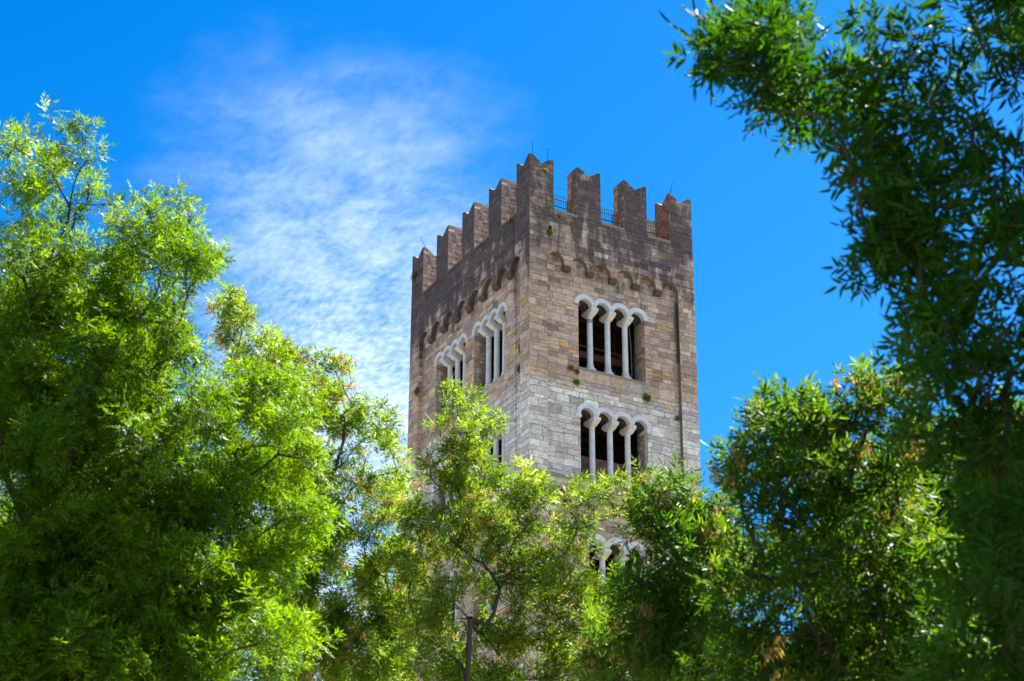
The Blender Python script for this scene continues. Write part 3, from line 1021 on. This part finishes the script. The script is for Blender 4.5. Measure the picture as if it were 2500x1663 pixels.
def build_tree(label, base, fork, lobes, dist, dens, mat, seed, tmpl, seeds=0.0, backs=2, extra=(), mins=2, cl=(9, 0.085), shrink=(1.0, 0.0), tint=(0.45, 0.22), spread=1.0, tip_r=0.0026, backmin=45):
    g = np.random.default_rng(seed)
    C, R, Dn = [], [], []
    for lb in lobes:
        x, y, r = lb[:3]
        dn = lb[3] if len(lb) > 3 else 1.0
        off = lb[4] if len(lb) > 4 else g.uniform(-0.5, 0.5) * spread
        c, s = at(x, y, dist + off)
        Rm = max(0.04, r * 2500 / 2357 * s / F_PX * shrink[0] - shrink[1])
        C.append(c); R.append(Rm); Dn.append(dn)
        if r >= backmin and dn > 0.7:
            for k in range(backs):
                c2, s2 = at(x + g.normal(0, r * 0.35), y + abs(g.normal(0, r * 0.35)) + 0.12 * r, dist + off + spread * (0.55 + 0.75 * k + g.uniform(0, 0.4)))
                C.append(c2); R.append(Rm * g.uniform(0.75, 0.95)); Dn.append(dn * 0.8)
    for (x, y, z, r, dn) in extra:
        C.append(np.array([x, y, z])); R.append(r); Dn.append(dn)
    C, R, Dn = np.array(C), np.array(R), np.array(Dn)
    # skeleton
    P = [np.array([base[0], base[1], 0.0])]
    par = [-1]
    top = np.array(fork)
    nseg = 12
    for i in range(1, nseg + 1):
        f = i / nseg
        q = P[0] * (1 - f) + top * f + np.array([sin(f * 5 + seed), cos(f * 4 + seed), 0]) * 0.06 * (1 - f) * f * 4
        P.append(q)
        par.append(len(P) - 2)
    plen = [0.3 * i for i in range(len(P))]

    def grow(i, target, step, bend=0.4):
        p0 = P[i]
        L = np.linalg.norm(target - p0)
        prev = P[par[i]] if par[i] >= 0 else p0 - np.array([0, 0, 1])
        dirn = norm(p0 - prev)
        ctrl = p0 + (dirn * 0.5 + np.array([0, 0, 0.35])) * L * bend
        k = max(2, int(L / step))
        last = i
        for s in range(1, k + 1):
            f = s / k
            q = p0 * (1 - f) ** 2 + 2 * ctrl * f * (1 - f) + target * f * f
            if s < k: q = q + g.normal(0, step * 0.10, 3)
            P.append(q); par.append(last); plen.append(plen[last] + L / k)
            last = len(P) - 1
        return last
    order = np.argsort(np.linalg.norm(C - top, axis=1))
    for j in order:
        A = np.array(P)
        dd = np.linalg.norm(A - C[j], axis=1)
        above = np.maximum(0, A[:, 2] - C[j][2] + 0.25 * dd)
        cost = dd + 0.22 * np.array(plen) + 0.9 * above
        cost[:nseg - 3] += 5
        i = int(np.argmin(cost))
        e = grow(i, C[j] - np.array([0, 0, R[j] * 0.3]), 0.22)
        ns = 3 + int(R[j] * 9)
        for _ in range(ns):
            v = norm(g.normal(0, 1, 3) + np.array([0, 0, 0.35]))
            grow(e if g.random() < 0.6 else max(nseg, e - 1), C[j] + v * R[j] * g.uniform(0.45, 0.85), 0.15, 0.25)
    # shoots
    SP, SD, ST, CLp = [], [], [], []
    for j in range(len(C)):
        nsh = int(dens * Dn[j] * R[j] ** 2 * 3.1416 * (1 if R[j] > 0.18 else 1.3)) + mins
        v = norm(g.normal(0, 1, (nsh, 3)))
        rad = R[j] * (g.random(nsh) ** 0.45)
        lump = 1 + 0.22 * np.sin(v @ np.array([4.1, 3.2, 5.3]) + j) + 0.15 * np.sin(v @ np.array([-7.1, 6.2, 4.3]) + 2 * j)
        sc = np.array([1.0, 1.0, 0.9])
        kc = max(3, nsh // cl[0])
        vc = norm(g.normal(0, 1, (kc, 3)))
        cc = C[j] + vc * (R[j] * g.uniform(0.35, 1.0, kc))[:, None] * sc
        for q in cc: CLp.append((q, j))
        pick = g.integers(0, kc, nsh)
        p = cc[pick] + g.normal(0, 1, (nsh, 3)) * min(cl[1], R[j] * 0.4)
        v = norm(p - C[j])
        SP.append(p)
        SD.append(norm(v * 0.8 + np.array([0, 0, 0.55]) + g.normal(0, 0.35, (nsh, 3))))
        ST.append(np.full(nsh, g.normal(0, 0.08)) + g.normal(0, 0.10, nsh))
    SP, SD, ST = np.concatenate(SP), np.concatenate(SD), np.concatenate(ST)
    ss = g.uniform(0.8, 1.15, len(SP))
    V, idx = place(tmpl, SP - SD * 0.1, SD, ss, g)
    tn = tint[0] + ST[idx] + g.normal(0, tint[1] * 0.6, len(V))
    A = np.array(P)
    for q, j in CLp:
        A = np.array(P[nseg:])
        i = int(np.argmin(((A - q) ** 2).sum(1))) + nseg
        if np.linalg.norm(P[i] - q) > 0.10: grow(i, q, 0.14, 0.25)
    me = fast_mesh('crown', V, 4, [mat], {'tint': np.clip(tn, 0, 1)})
    root = link(bpy.data.objects.new('ash_tree', None))
    root.location = (base[0], base[1], 0)
    tag(root, label, 'tree', 'ash trees around the bell tower')
    inv = Matrix.Translation((-base[0], -base[1], 0))
    me.transform(inv)
    o = link(bpy.data.objects.new('crown', me))
    o.parent = root
    # pipe model radii
    A = np.array(P)
    par_ = np.array(par)
    att = np.empty(len(SP), int)
    for s in range(0, len(SP), 500):
        d2 = ((SP[s:s + 500, None, :] - A[None, nseg:, :]) ** 2).sum(2)
        att[s:s + 500] = d2.argmin(1) + nseg
    cnt = np.bincount(att, minlength=len(A)).astype(float) + 0.4
    for i in range(len(A) - 1, 0, -1):
        cnt[par_[i]] += cnt[i]
    rad = tip_r * cnt ** 0.46
    i1 = np.arange(1, len(A))
    F1 = tubes(A[par_[i1]], A[i1], np.minimum(rad[par_[i1]], rad[i1] * 1.35), rad[i1], 7)
    a0 = A[att]
    a1 = SP - SD * 0.1
    mid = (a0 + a1) / 2 + np.array([0, 0, -0.02]) + g.normal(0, 0.012, a0.shape)
    rt = np.full(len(SP), 0.0032)
    F2 = tubes(a0, mid, rt, rt * 0.8, 3)
    F3 = tubes(mid, a1, rt * 0.8, rt * 0.7, 3)
    F4 = tubes(a1, a1 + SD * 0.16 * ss[:, None], rt * 0.7, rt * 0.35, 3)
    me = fast_mesh('trunk', np.concatenate([F1, F2, F3, F4]), 4, [BARK])
    me.transform(inv)
    o = link(bpy.data.objects.new('trunk', me))
    o.parent = root
    if seeds > 0:
        pick = np.where(g.random(len(SP)) < seeds)[0]
        # keys grow in groups: keep them where a slow field is high
        fld = np.sin(SP[pick] @ np.array([2.1, 1.3, 1.7]) + seed) + np.sin(SP[pick] @ np.array([-1.2, 2.3, 2.9]))
        pick = pick[fld > -0.1]
        rep = np.repeat(pick, 4)
        PS = SP[rep] + SD[rep] * 0.14 + g.normal(0, 0.05, (len(rep), 3))
        V, idx = place(T_SEED, PS, np.tile(np.array([0, 0, 1.0]), (len(rep), 1)) + g.normal(0, 0.12, (len(rep), 3)), g.uniform(1.0, 1.6, len(rep)), g)
        me = fast_mesh('seed_keys', V, 4, [SEED_M], {'tint': g.random(len(V))})
        me.transform(inv)
        o = link(bpy.data.objects.new('seed_keys', me))
        o.parent = root
        o['kind'] = 'stuff'
    print('tree', seed, 'lobes', len(C), 'shoots', len(SP), 'leaflets', len(SP) * 77, 'nodes', len(A), 'trunk r', round(float(rad[1]), 3))
    return root


# ------------------------------------------------------------------ the trees
A_L = [(430, 1290, 80), (520, 1330, 70), (5, 1000, 90), (10, 720, 60), (40, 330, 55, .55), (115, 335, 55, .5), (190, 310, 38, .6), (200, 365, 28, .6), (50, 420, 70, .5), (140, 420, 65, .55), (205, 420, 25, .6), (70, 520, 70, .6), (170, 510, 55, .6), (20, 600, 60, .7), (110, 600, 70, .8), (195, 590, 45, .7),
       (262, 465, 28, .7), (285, 525, 45, .7), (345, 495, 32, .6), (400, 470, 35, .7), (438, 500, 22, .7), (385, 545, 50, .8), (330, 580, 45, .7), (430, 590, 45, .8), (482, 598, 20, .9), (505, 590, 12, .9), (442, 650, 24, .8), (430, 680, 14, .8), (290, 610, 50, .8), (370, 620, 40, .8),
       (100, 700, 100), (230, 700, 90), (330, 720, 65), (395, 760, 45), (60, 850, 130), (210, 860, 120), (340, 850, 80), (430, 800, 42), (160, 1030, 150), (330, 1010, 110), (460, 930, 80), (560, 890, 60), (620, 900, 50), (640, 960, 60), (700, 930, 40),
       (60, 1240, 160), (250, 1220, 150), (430, 1160, 120), (570, 1090, 100), (680, 1040, 60), (100, 1440, 170), (300, 1420, 150), (480, 1370, 130), (610, 1250, 95), (400, 1560, 140), (600, 1460, 85), (700, 1180, 55), (200, 1580, 150), (20, 1560, 120)]
B_L = [(680, 1330, 60), (690, 1250, 50), (530, 680, 22, 1.6), (532, 700, 22, 1.6), (545, 722, 22, 1.2), (535, 750, 16, 1.3), (538, 780, 14, 1.3), (502, 725, 14, .7), (560, 740, 12, .6), (520, 775, 26, .5), (545, 820, 35, .6), (600, 790, 32), (645, 800, 32), (670, 830, 28), (640, 855, 45), (575, 860, 40), (700, 830, 16), (740, 835, 26), (770, 850, 22), (720, 880, 32), (765, 895, 28), (700, 935, 50), (760, 950, 40),
       (815, 930, 24), (845, 960, 26), (800, 985, 40), (875, 970, 22), (900, 985, 22), (865, 1010, 36, .7), (910, 1030, 28), (915, 1080, 26), (800, 1050, 40, .7), (750, 1100, 60), (880, 1130, 45), (820, 1110, 40, .6), (905, 1180, 40), (790, 1180, 60, .8), (850, 1230, 40), (760, 1240, 45, .8), (920, 1270, 45), (840, 1300, 45), (730, 1300, 45, .8), (900, 1360, 55), (790, 1400, 60), (850, 1450, 70), (700, 1400, 60), (750, 1500, 80), (910, 1500, 70), (660, 1540, 80), (850, 1560, 70)]
C_L = [(1047, 905, 12), (1052, 928, 18), (1040, 950, 22), (1085, 935, 14, .8), (1020, 975, 20), (1095, 965, 22), (1130, 985, 16, .8), (1060, 1000, 36), (1105, 1010, 20, .7), (1150, 985, 8, .7), (1030, 1050, 34), (1090, 1060, 40), (1108, 1075, 16, .7),
       (990, 1095, 28), (1050, 1110, 46), (1120, 1110, 34, .8), (1215, 1100, 28), (1245, 1110, 16, .8), (965, 1150, 34), (1030, 1170, 50), (1110, 1165, 45), (1185, 1140, 42), (1245, 1150, 28), (1290, 1165, 20, .8), (1340, 1125, 26, .9), (1365, 1145, 18, .8), (1330, 1165, 26, .9), (1395, 1120, 16, .7), (1420, 1125, 14, .7), (1400, 1150, 20, .7), (1455, 1140, 18, .7), (1460, 1165, 16, .7), (1435, 1180, 10, .6), (1370, 1340, 30), (1420, 1350, 34), (1475, 1352, 30), (1420, 1400, 44), (1365, 1255, 20, .8),
       (960, 1215, 42), (1050, 1245, 50), (1140, 1230, 45), (1210, 1210, 42), (1280, 1215, 36), (1330, 1215, 24, .8), (960, 1300, 45), (1040, 1330, 42, .8), (1110, 1290, 34, .4), (1170, 1280, 32, .5), (1240, 1290, 42), (1300, 1285, 34), (1330, 1330, 30), (990, 1380, 50), (1010, 1420, 34, .6), (1150, 1350, 26, .35), (1200, 1410, 34, .6), (1260, 1370, 48), (1330, 1390, 42),
       (960, 1450, 50), (1150, 1440, 40, .9), (1100, 1450, 40, .6), (1060, 1540, 50), (1130, 1350, 30, .7), (1190, 1340, 40), (1240, 1330, 40), (1020, 1490, 45, .7), (1150, 1500, 50, .5), (1200, 1470, 50), (1290, 1460, 60), (1370, 1450, 45), (1000, 1560, 65), (1150, 1560, 60), (1260, 1550, 65), (1380, 1540, 60)]
D1_L = [(1502, 1126, 18), (1530, 1146, 26), (1505, 1166, 24), (1550, 1166, 24), (1480, 1181, 14, .8), (1570, 1201, 36), (1520, 1211, 36), (1630, 1176, 26), (1655, 1181, 16, .7), (1625, 1216, 36), (1680, 1201, 14, .7), (1665, 1231, 26), (1480, 1221, 14, .8), (1522, 1240, 26), (1560, 1255, 44), (1620, 1265, 50), (1520, 1290, 26, .8), (1520, 1320, 45), (1590, 1340, 60), (1462, 1350, 26, .8), (1460, 1390, 40), (1530, 1400, 60), (1630, 1420, 70), (1420, 1450, 45), (1490, 1480, 60), (1580, 1510, 80), (1440, 1550, 60), (1680, 1540, 80), (1680, 1320, 50)]
D2_L = [(1790, 913, 16, .9), (1785, 943, 24), (1815, 938, 12, .7), (1765, 978, 26), (1800, 988, 32), (1840, 1003, 24), (1745, 1000, 24), (1780, 1015, 36), (1730, 1045, 24), (1695, 1055, 14, .8), (1715, 1075, 24), (1765, 1070, 40), (1695, 1105, 16, .8), (1730, 1110, 24, .8), (1790, 1120, 40, .8), (1820, 1030, 45), (1875, 1000, 32), (1885, 958, 26, .8), (1915, 948, 22, .8), (1910, 983, 28, .8), (1940, 963, 18, .8), (1930, 1010, 45), (1980, 918, 18, .9), (2010, 893, 24, .9), (2050, 878, 22, .9), (2040, 913, 30, .9), (2080, 908, 18, .9), (1990, 963, 28, .6), (2060, 958, 28, .5), (1990, 1000, 40, .8), (2090, 978, 26, .8), (2060, 1020, 45, .8),
        (1870, 1080, 60), (1960, 1080, 60), (2060, 1090, 65), (1830, 1150, 55), (1750, 1170, 30), (1920, 1180, 80), (2040, 1190, 85), (1800, 1230, 60), (1740, 1240, 40), (1720, 1310, 60), (1850, 1310, 90), (1980, 1310, 95), (2110, 1250, 90), (1760, 1430, 85), (1890, 1460, 100), (2030, 1440, 105), (2130, 1370, 100), (1720, 1540, 80), (1880, 1570, 90), (2020, 1570, 90), (2160, 1510, 110)]
E_L = [(1624, 98, 22, .9), (1664, 110, 28, .9), (1649, 145, 26, .8), (1689, 140, 26, .8), (1664, 175, 16, .7), (1734, 55, 32), (1764, 25, 36), (1724, 100, 34, .9), (1784, 80, 45), (1824, 40, 40), (1759, 140, 34, .8), (1814, 130, 38, .8), (1769, 190, 30, .9), (1814, 215, 34), (1784, 240, 24), (1824, 270, 28), (1854, 225, 32), (1869, 185, 22, .6), (1844, 90, 28, .7), (1739, 245, 10, .8),
       (1942, 240, 36, .6), (1972, 200, 30, .7), (1962, 280, 40, .7), (2014, 60, 60), (2024, 170, 60), (2022, 250, 50), (2088, 300, 60), (2100, 110, 90), (2140, 230, 90), (2250, 80, 110, .9), (2320, 180, 100, .7), (2230, 320, 90, .8), (1947, 340, 30, .9), (1982, 350, 40), (2032, 370, 50), (1982, 420, 28), (2088, 400, 55), (2027, 440, 34, .8), (2120, 350, 50, .8), (2098, 460, 32, .6),
       (2150, 460, 45, .6), (2240, 420, 60, .5), (2320, 380, 70, .5), (1992, 540, 26), (2027, 530, 32), (2037, 580, 36), (2007, 600, 20), (2077, 560, 30), (2087, 610, 16, .8), (2100, 540, 36, .6), (2170, 540, 50, .7), (2250, 520, 55, .6), (2340, 500, 60, .6), (2120, 620, 34, .7), (2160, 660, 50), (2230, 640, 60, .8), (2320, 620, 65, .8), (2110, 740, 26, .7), (2130, 790, 32, .8), (2180, 740, 50, .8), (2250, 740, 60, .7), (2330, 740, 65, .7),
       (2120, 860, 26, .8), (2170, 830, 45), (2180, 900, 55, 1.7), (2250, 850, 60, 1.7), (2330, 850, 70, 1.7), (2160, 970, 50, 1.7), (2230, 960, 75, 1.7), (2320, 970, 85, 1.7), (2200, 1060, 60, 1.7), (2290, 1080, 95, 1.7), (2340, 1200, 100, 1.7), (2250, 1200, 80, 1.7), (2320, 1330, 110, 1.7), (2230, 1350, 80, 1.7), (2300, 1480, 120, 1.7), (2200, 1560, 110, 1.7), (2350, 1580, 110, 1.7)]

build_tree('tall light green ash whose broad crown fills the left edge of the view', (-7.0, 22.5), (-6.4, 21.8, 5.2), A_L, 20.5, 100, LEAF_A, 11, T_A, seeds=0.0, cl=(6, 0.11), backs=4, spread=1.0, shrink=(0.95, 0.03), tip_r=0.0022,
           extra=[(-6.5 + random.uniform(-2, 2.2), 22.5 + random.uniform(0, 2.5), random.uniform(5, 11), 0.9, .8) for _ in range(22)] + [(random.uniform(-10.5, -6.6), random.uniform(14.5, 20), random.uniform(5, 11), 0.9, .7) for _ in range(26)])  # second batch: unseen crown added on the left to shade the lower foliage
build_tree('smaller pale ash hung with tan keys between the big left crown and the tower', (-3.4, 29.5), (-3.3, 29.0, 7.0), B_L, 28.0, 50, LEAF_C, 12, T_C, mins=3, tint=(0.52, 0.24), shrink=(0.95, 0.04), tip_r=0.0019, seeds=0.6, backs=2, spread=0.8)
build_tree('open crowned ash with forked dark trunk and tan keys in front of the tower', (-0.75, 26.5), tuple(at(1083, 1425, 25.6)[0]), C_L, 26.0, 62, LEAF_C, 13, T_C, tint=(0.44, 0.25), shrink=(0.9, 0.05), tip_r=0.0016, seeds=0.4, backs=1, spread=0.7)
build_tree('low bushy ash with brown keys covering the right foot of the tower', (2.2, 20.0), (2.1, 19.8, 4.5), D1_L, 19.0, 42, LEAF_M, 14, T_D, seeds=0.7, backs=2, spread=0.7, tint=(0.5, 0.25))
build_tree('dark leaved ash with sunlit pointed tops at the lower right', (3.3, 15.0), (2.9, 14.8, 3.4), D2_L, 14.2, 31, LEAF_M, 15, T_D, seeds=0.45, backs=3, spread=0.8, tint=(0.45, 0.25), backmin=58, shrink=(0.92, 0.04), tip_r=0.002,
           extra=[(random.uniform(3.9, 6.5), random.uniform(14.2, 17.0), random.uniform(4.5, 8.2), 0.8, 1.0) for _ in range(22)] + [(random.uniform(3.3, 5.2), random.uniform(15.5, 18), random.uniform(5.5, 8.3), 0.65, 1.2) for _ in range(26)] + [(random.uniform(1.4, 3.6), random.uniform(15.5, 17.5), random.uniform(4.8, 6.6), 0.6, 1.2) for _ in range(20)])  # first batch: unseen crown added at the right to shade this tree
build_tree('near overhanging ash with drooping sprays reaching in from the right edge', (4.6, 11.8), (4.2, 11.4, 4.2), E_L, 10.6, 21, LEAF_D, 16, T_E, seeds=0.0, backs=1, spread=0.9, tint=(0.42, 0.25), mins=2, backmin=70, shrink=(0.8, 0.09), tip_r=0.0017,
           extra=[(random.uniform(4.0, 7.0), random.uniform(10.3, 13.8), random.uniform(4.5, 11.5), 0.85, 1.2) for _ in range(70)] + [(random.uniform(3.7, 8.0), random.uniform(4.0, 10.0), random.uniform(4.0, 11.0), 0.9, 1.0) for _ in range(64)])  # unseen canopy added to the right and overhead to darken visible foliage

# ------------------------------------------------------------------ plants rooted in the masonry
PL_G = leaf_mat('wall_plant_green', [(0.0, (0.03, 0.09, 0.015)), (0.5, (0.12, 0.20, 0.03)), (1.0, (0.40, 0.38, 0.08))], (1.6, 1.6, 1.0), 0.3)
PL_Y = leaf_mat('wall_plant_dry', [(0.0, (0.16, 0.12, 0.02)), (0.5, (0.36, 0.24, 0.03)), (1.0, (0.48, 0.36, 0.06))], (1.3, 1.2, 1.0), 0.3)


def wall_plant(name, label, cat, face, t, z, d, size, mat, flat=1.0, hang=0.0, seed=0, nl=220):
    g = np.random.default_rng(900 + seed)
    out = {'R': np.array([0, -1.0, 0]), 'L': np.array([-1.0, 0, 0])}[face]
    cr, sr = cos(PSI), sin(PSI)
    rot = np.array([[cr, -sr, 0], [sr, cr, 0], [0, 0, 1.0]])
    v = norm(g.normal(0, 1, (nl, 3)))
    s = (v @ out)
    v = v - 2 * np.minimum(s, 0)[:, None] * out
    r = size * g.random(nl) ** 0.5
    base = v * (r * 0.6)[:, None] * np.array([1, 1, flat]) + np.array([0, 0, -1.0]) * (hang * g.random(nl) ** 1.2)[:, None]
    u = norm(v + np.array([0, 0, 0.5 - 1.2 * (hang > 0)]) + g.normal(0, 0.4, (nl, 3)))
    V = leaflets(base, u, norm(np.cross(u, g.normal(0, 1, (nl, 3)))), size * g.uniform(0.3, 0.55, nl), size * g.uniform(0.12, 0.22, nl), False)
    V = (V.reshape(-1, 3) @ rot.T).reshape(V.shape)
    me = fast_mesh(name, V, 4, [mat], {'tint': np.clip(g.normal(0.5, 0.3, nl), 0, 1)})
    o = link(bpy.data.objects.new(name, me))
    x, y, _ = FR[face](t, z, d)
    o.location = t2w(x, y, z)
    tag(o, label, cat, 'plants rooted in the tower walls')


WP = [
    ('wall_plant', 'yellow green tuft just below the small square putlog hole', 'R', 1.08, 49.05, 0.0, 0.17, PL_G, 1.0, 0.0),
    ('wall_moss', 'golden tuft high on the near corner merlon of the tower', 'R', 0.85, 52.38, 0.0, 0.14, PL_Y, 0.6, 0.0),
    ('wall_moss', 'thin yellow moss streak at the foot of the near corner merlon', 'R', 0.58, 50.30, 0.0, 0.09, PL_Y, 0.3, 0.0),
    ('wall_plant', 'upper of the two tufts left of the upper arcade sill, yellowish', 'R', 2.34, 42.32, DREC, 0.17, PL_Y, 0.8, 0.0),
    ('wall_plant', 'dull green tuft touching the left end of the upper arcade sill', 'R', 2.68, 42.22, DREC, 0.14, PL_G, 1.0, 0.0),
    ('wall_plant', 'bright green tuft below the left end of the upper arcade sill', 'R', 2.64, 41.66, DREC, 0.16, PL_G, 1.0, 0.0),
    ('wall_plant', 'rusty yellow tuft at the top of the pale stone near the tower corner', 'R', 0.85, 41.25, DREC, 0.16, PL_Y, 1.0, 0.15),
    ('wall_plant', 'small brown tuft in a joint of the pale stone beside the corner strip', 'R', 1.0, 40.28, DREC, 0.09, PL_Y, 1.0, 0.2),
    ('wall_plant', 'round olive tuft above the right end of the middle arcade', 'R', 6.5, 41.72, DREC, 0.23, PL_G, 0.9, 0.0),
    ('wall_plant', 'dark green plant on the right corner strip of the bright face', 'R', 8.18, 41.0, 0.18, 0.13, PL_G, 1.0, 0.0),
    ('wall_plant', 'tiny green sprig under the first battlement opening of the bright face', 'R', 1.65, 50.1, 0.0, 0.06, PL_G, 1.0, 0.05),
    ('wall_plant', 'long dark green plant hanging right of the near shaded window', 'L', 1.02, 43.35, DREC - 0.1, 0.15, PL_G, 1.0, 0.45),
    ('wall_plant', 'lower dark green plant right of the near shaded window', 'L', 1.3, 42.35, DREC, 0.16, PL_G, 1.0, 0.2),
    ('wall_plant', 'green plant on the far left corner strip of the shaded face', 'L', 11.5, 45.1, 0.05, 0.22, PL_G, 1.0, 0.2),
    ('wall_plant', 'green tuft under the coping beside the near corner merlon, shaded face', 'L', 1.8, 50.22, 0.0, 0.15, PL_G, 1.0, 0.0),
    ('wall_plant', 'dry tan grass in the notch of the second merlon of the bright face', 'R', 3.35, 52.76, 0.3, 0.14, PL_Y, 1.0, 0.0),
    ('wall_plant', 'dry tan grass in the notch of the third merlon of the bright face', 'R', 5.95, 52.76, 0.3, 0.12, PL_Y, 1.0, 0.0),
    ('wall_plant', 'green patch on the farthest left merlon', 'L', 12.1, 51.95, 0.0, 0.2, PL_G, 1.3, 0.35),
]
for i, (nm, lb, face, t, z, d, size, mat, flat, hang) in enumerate(WP):
    wall_plant(nm, lb, 'moss' if nm == 'wall_moss' else 'plant', face, t, z, d, size * 1.3, mat, flat, hang, i)
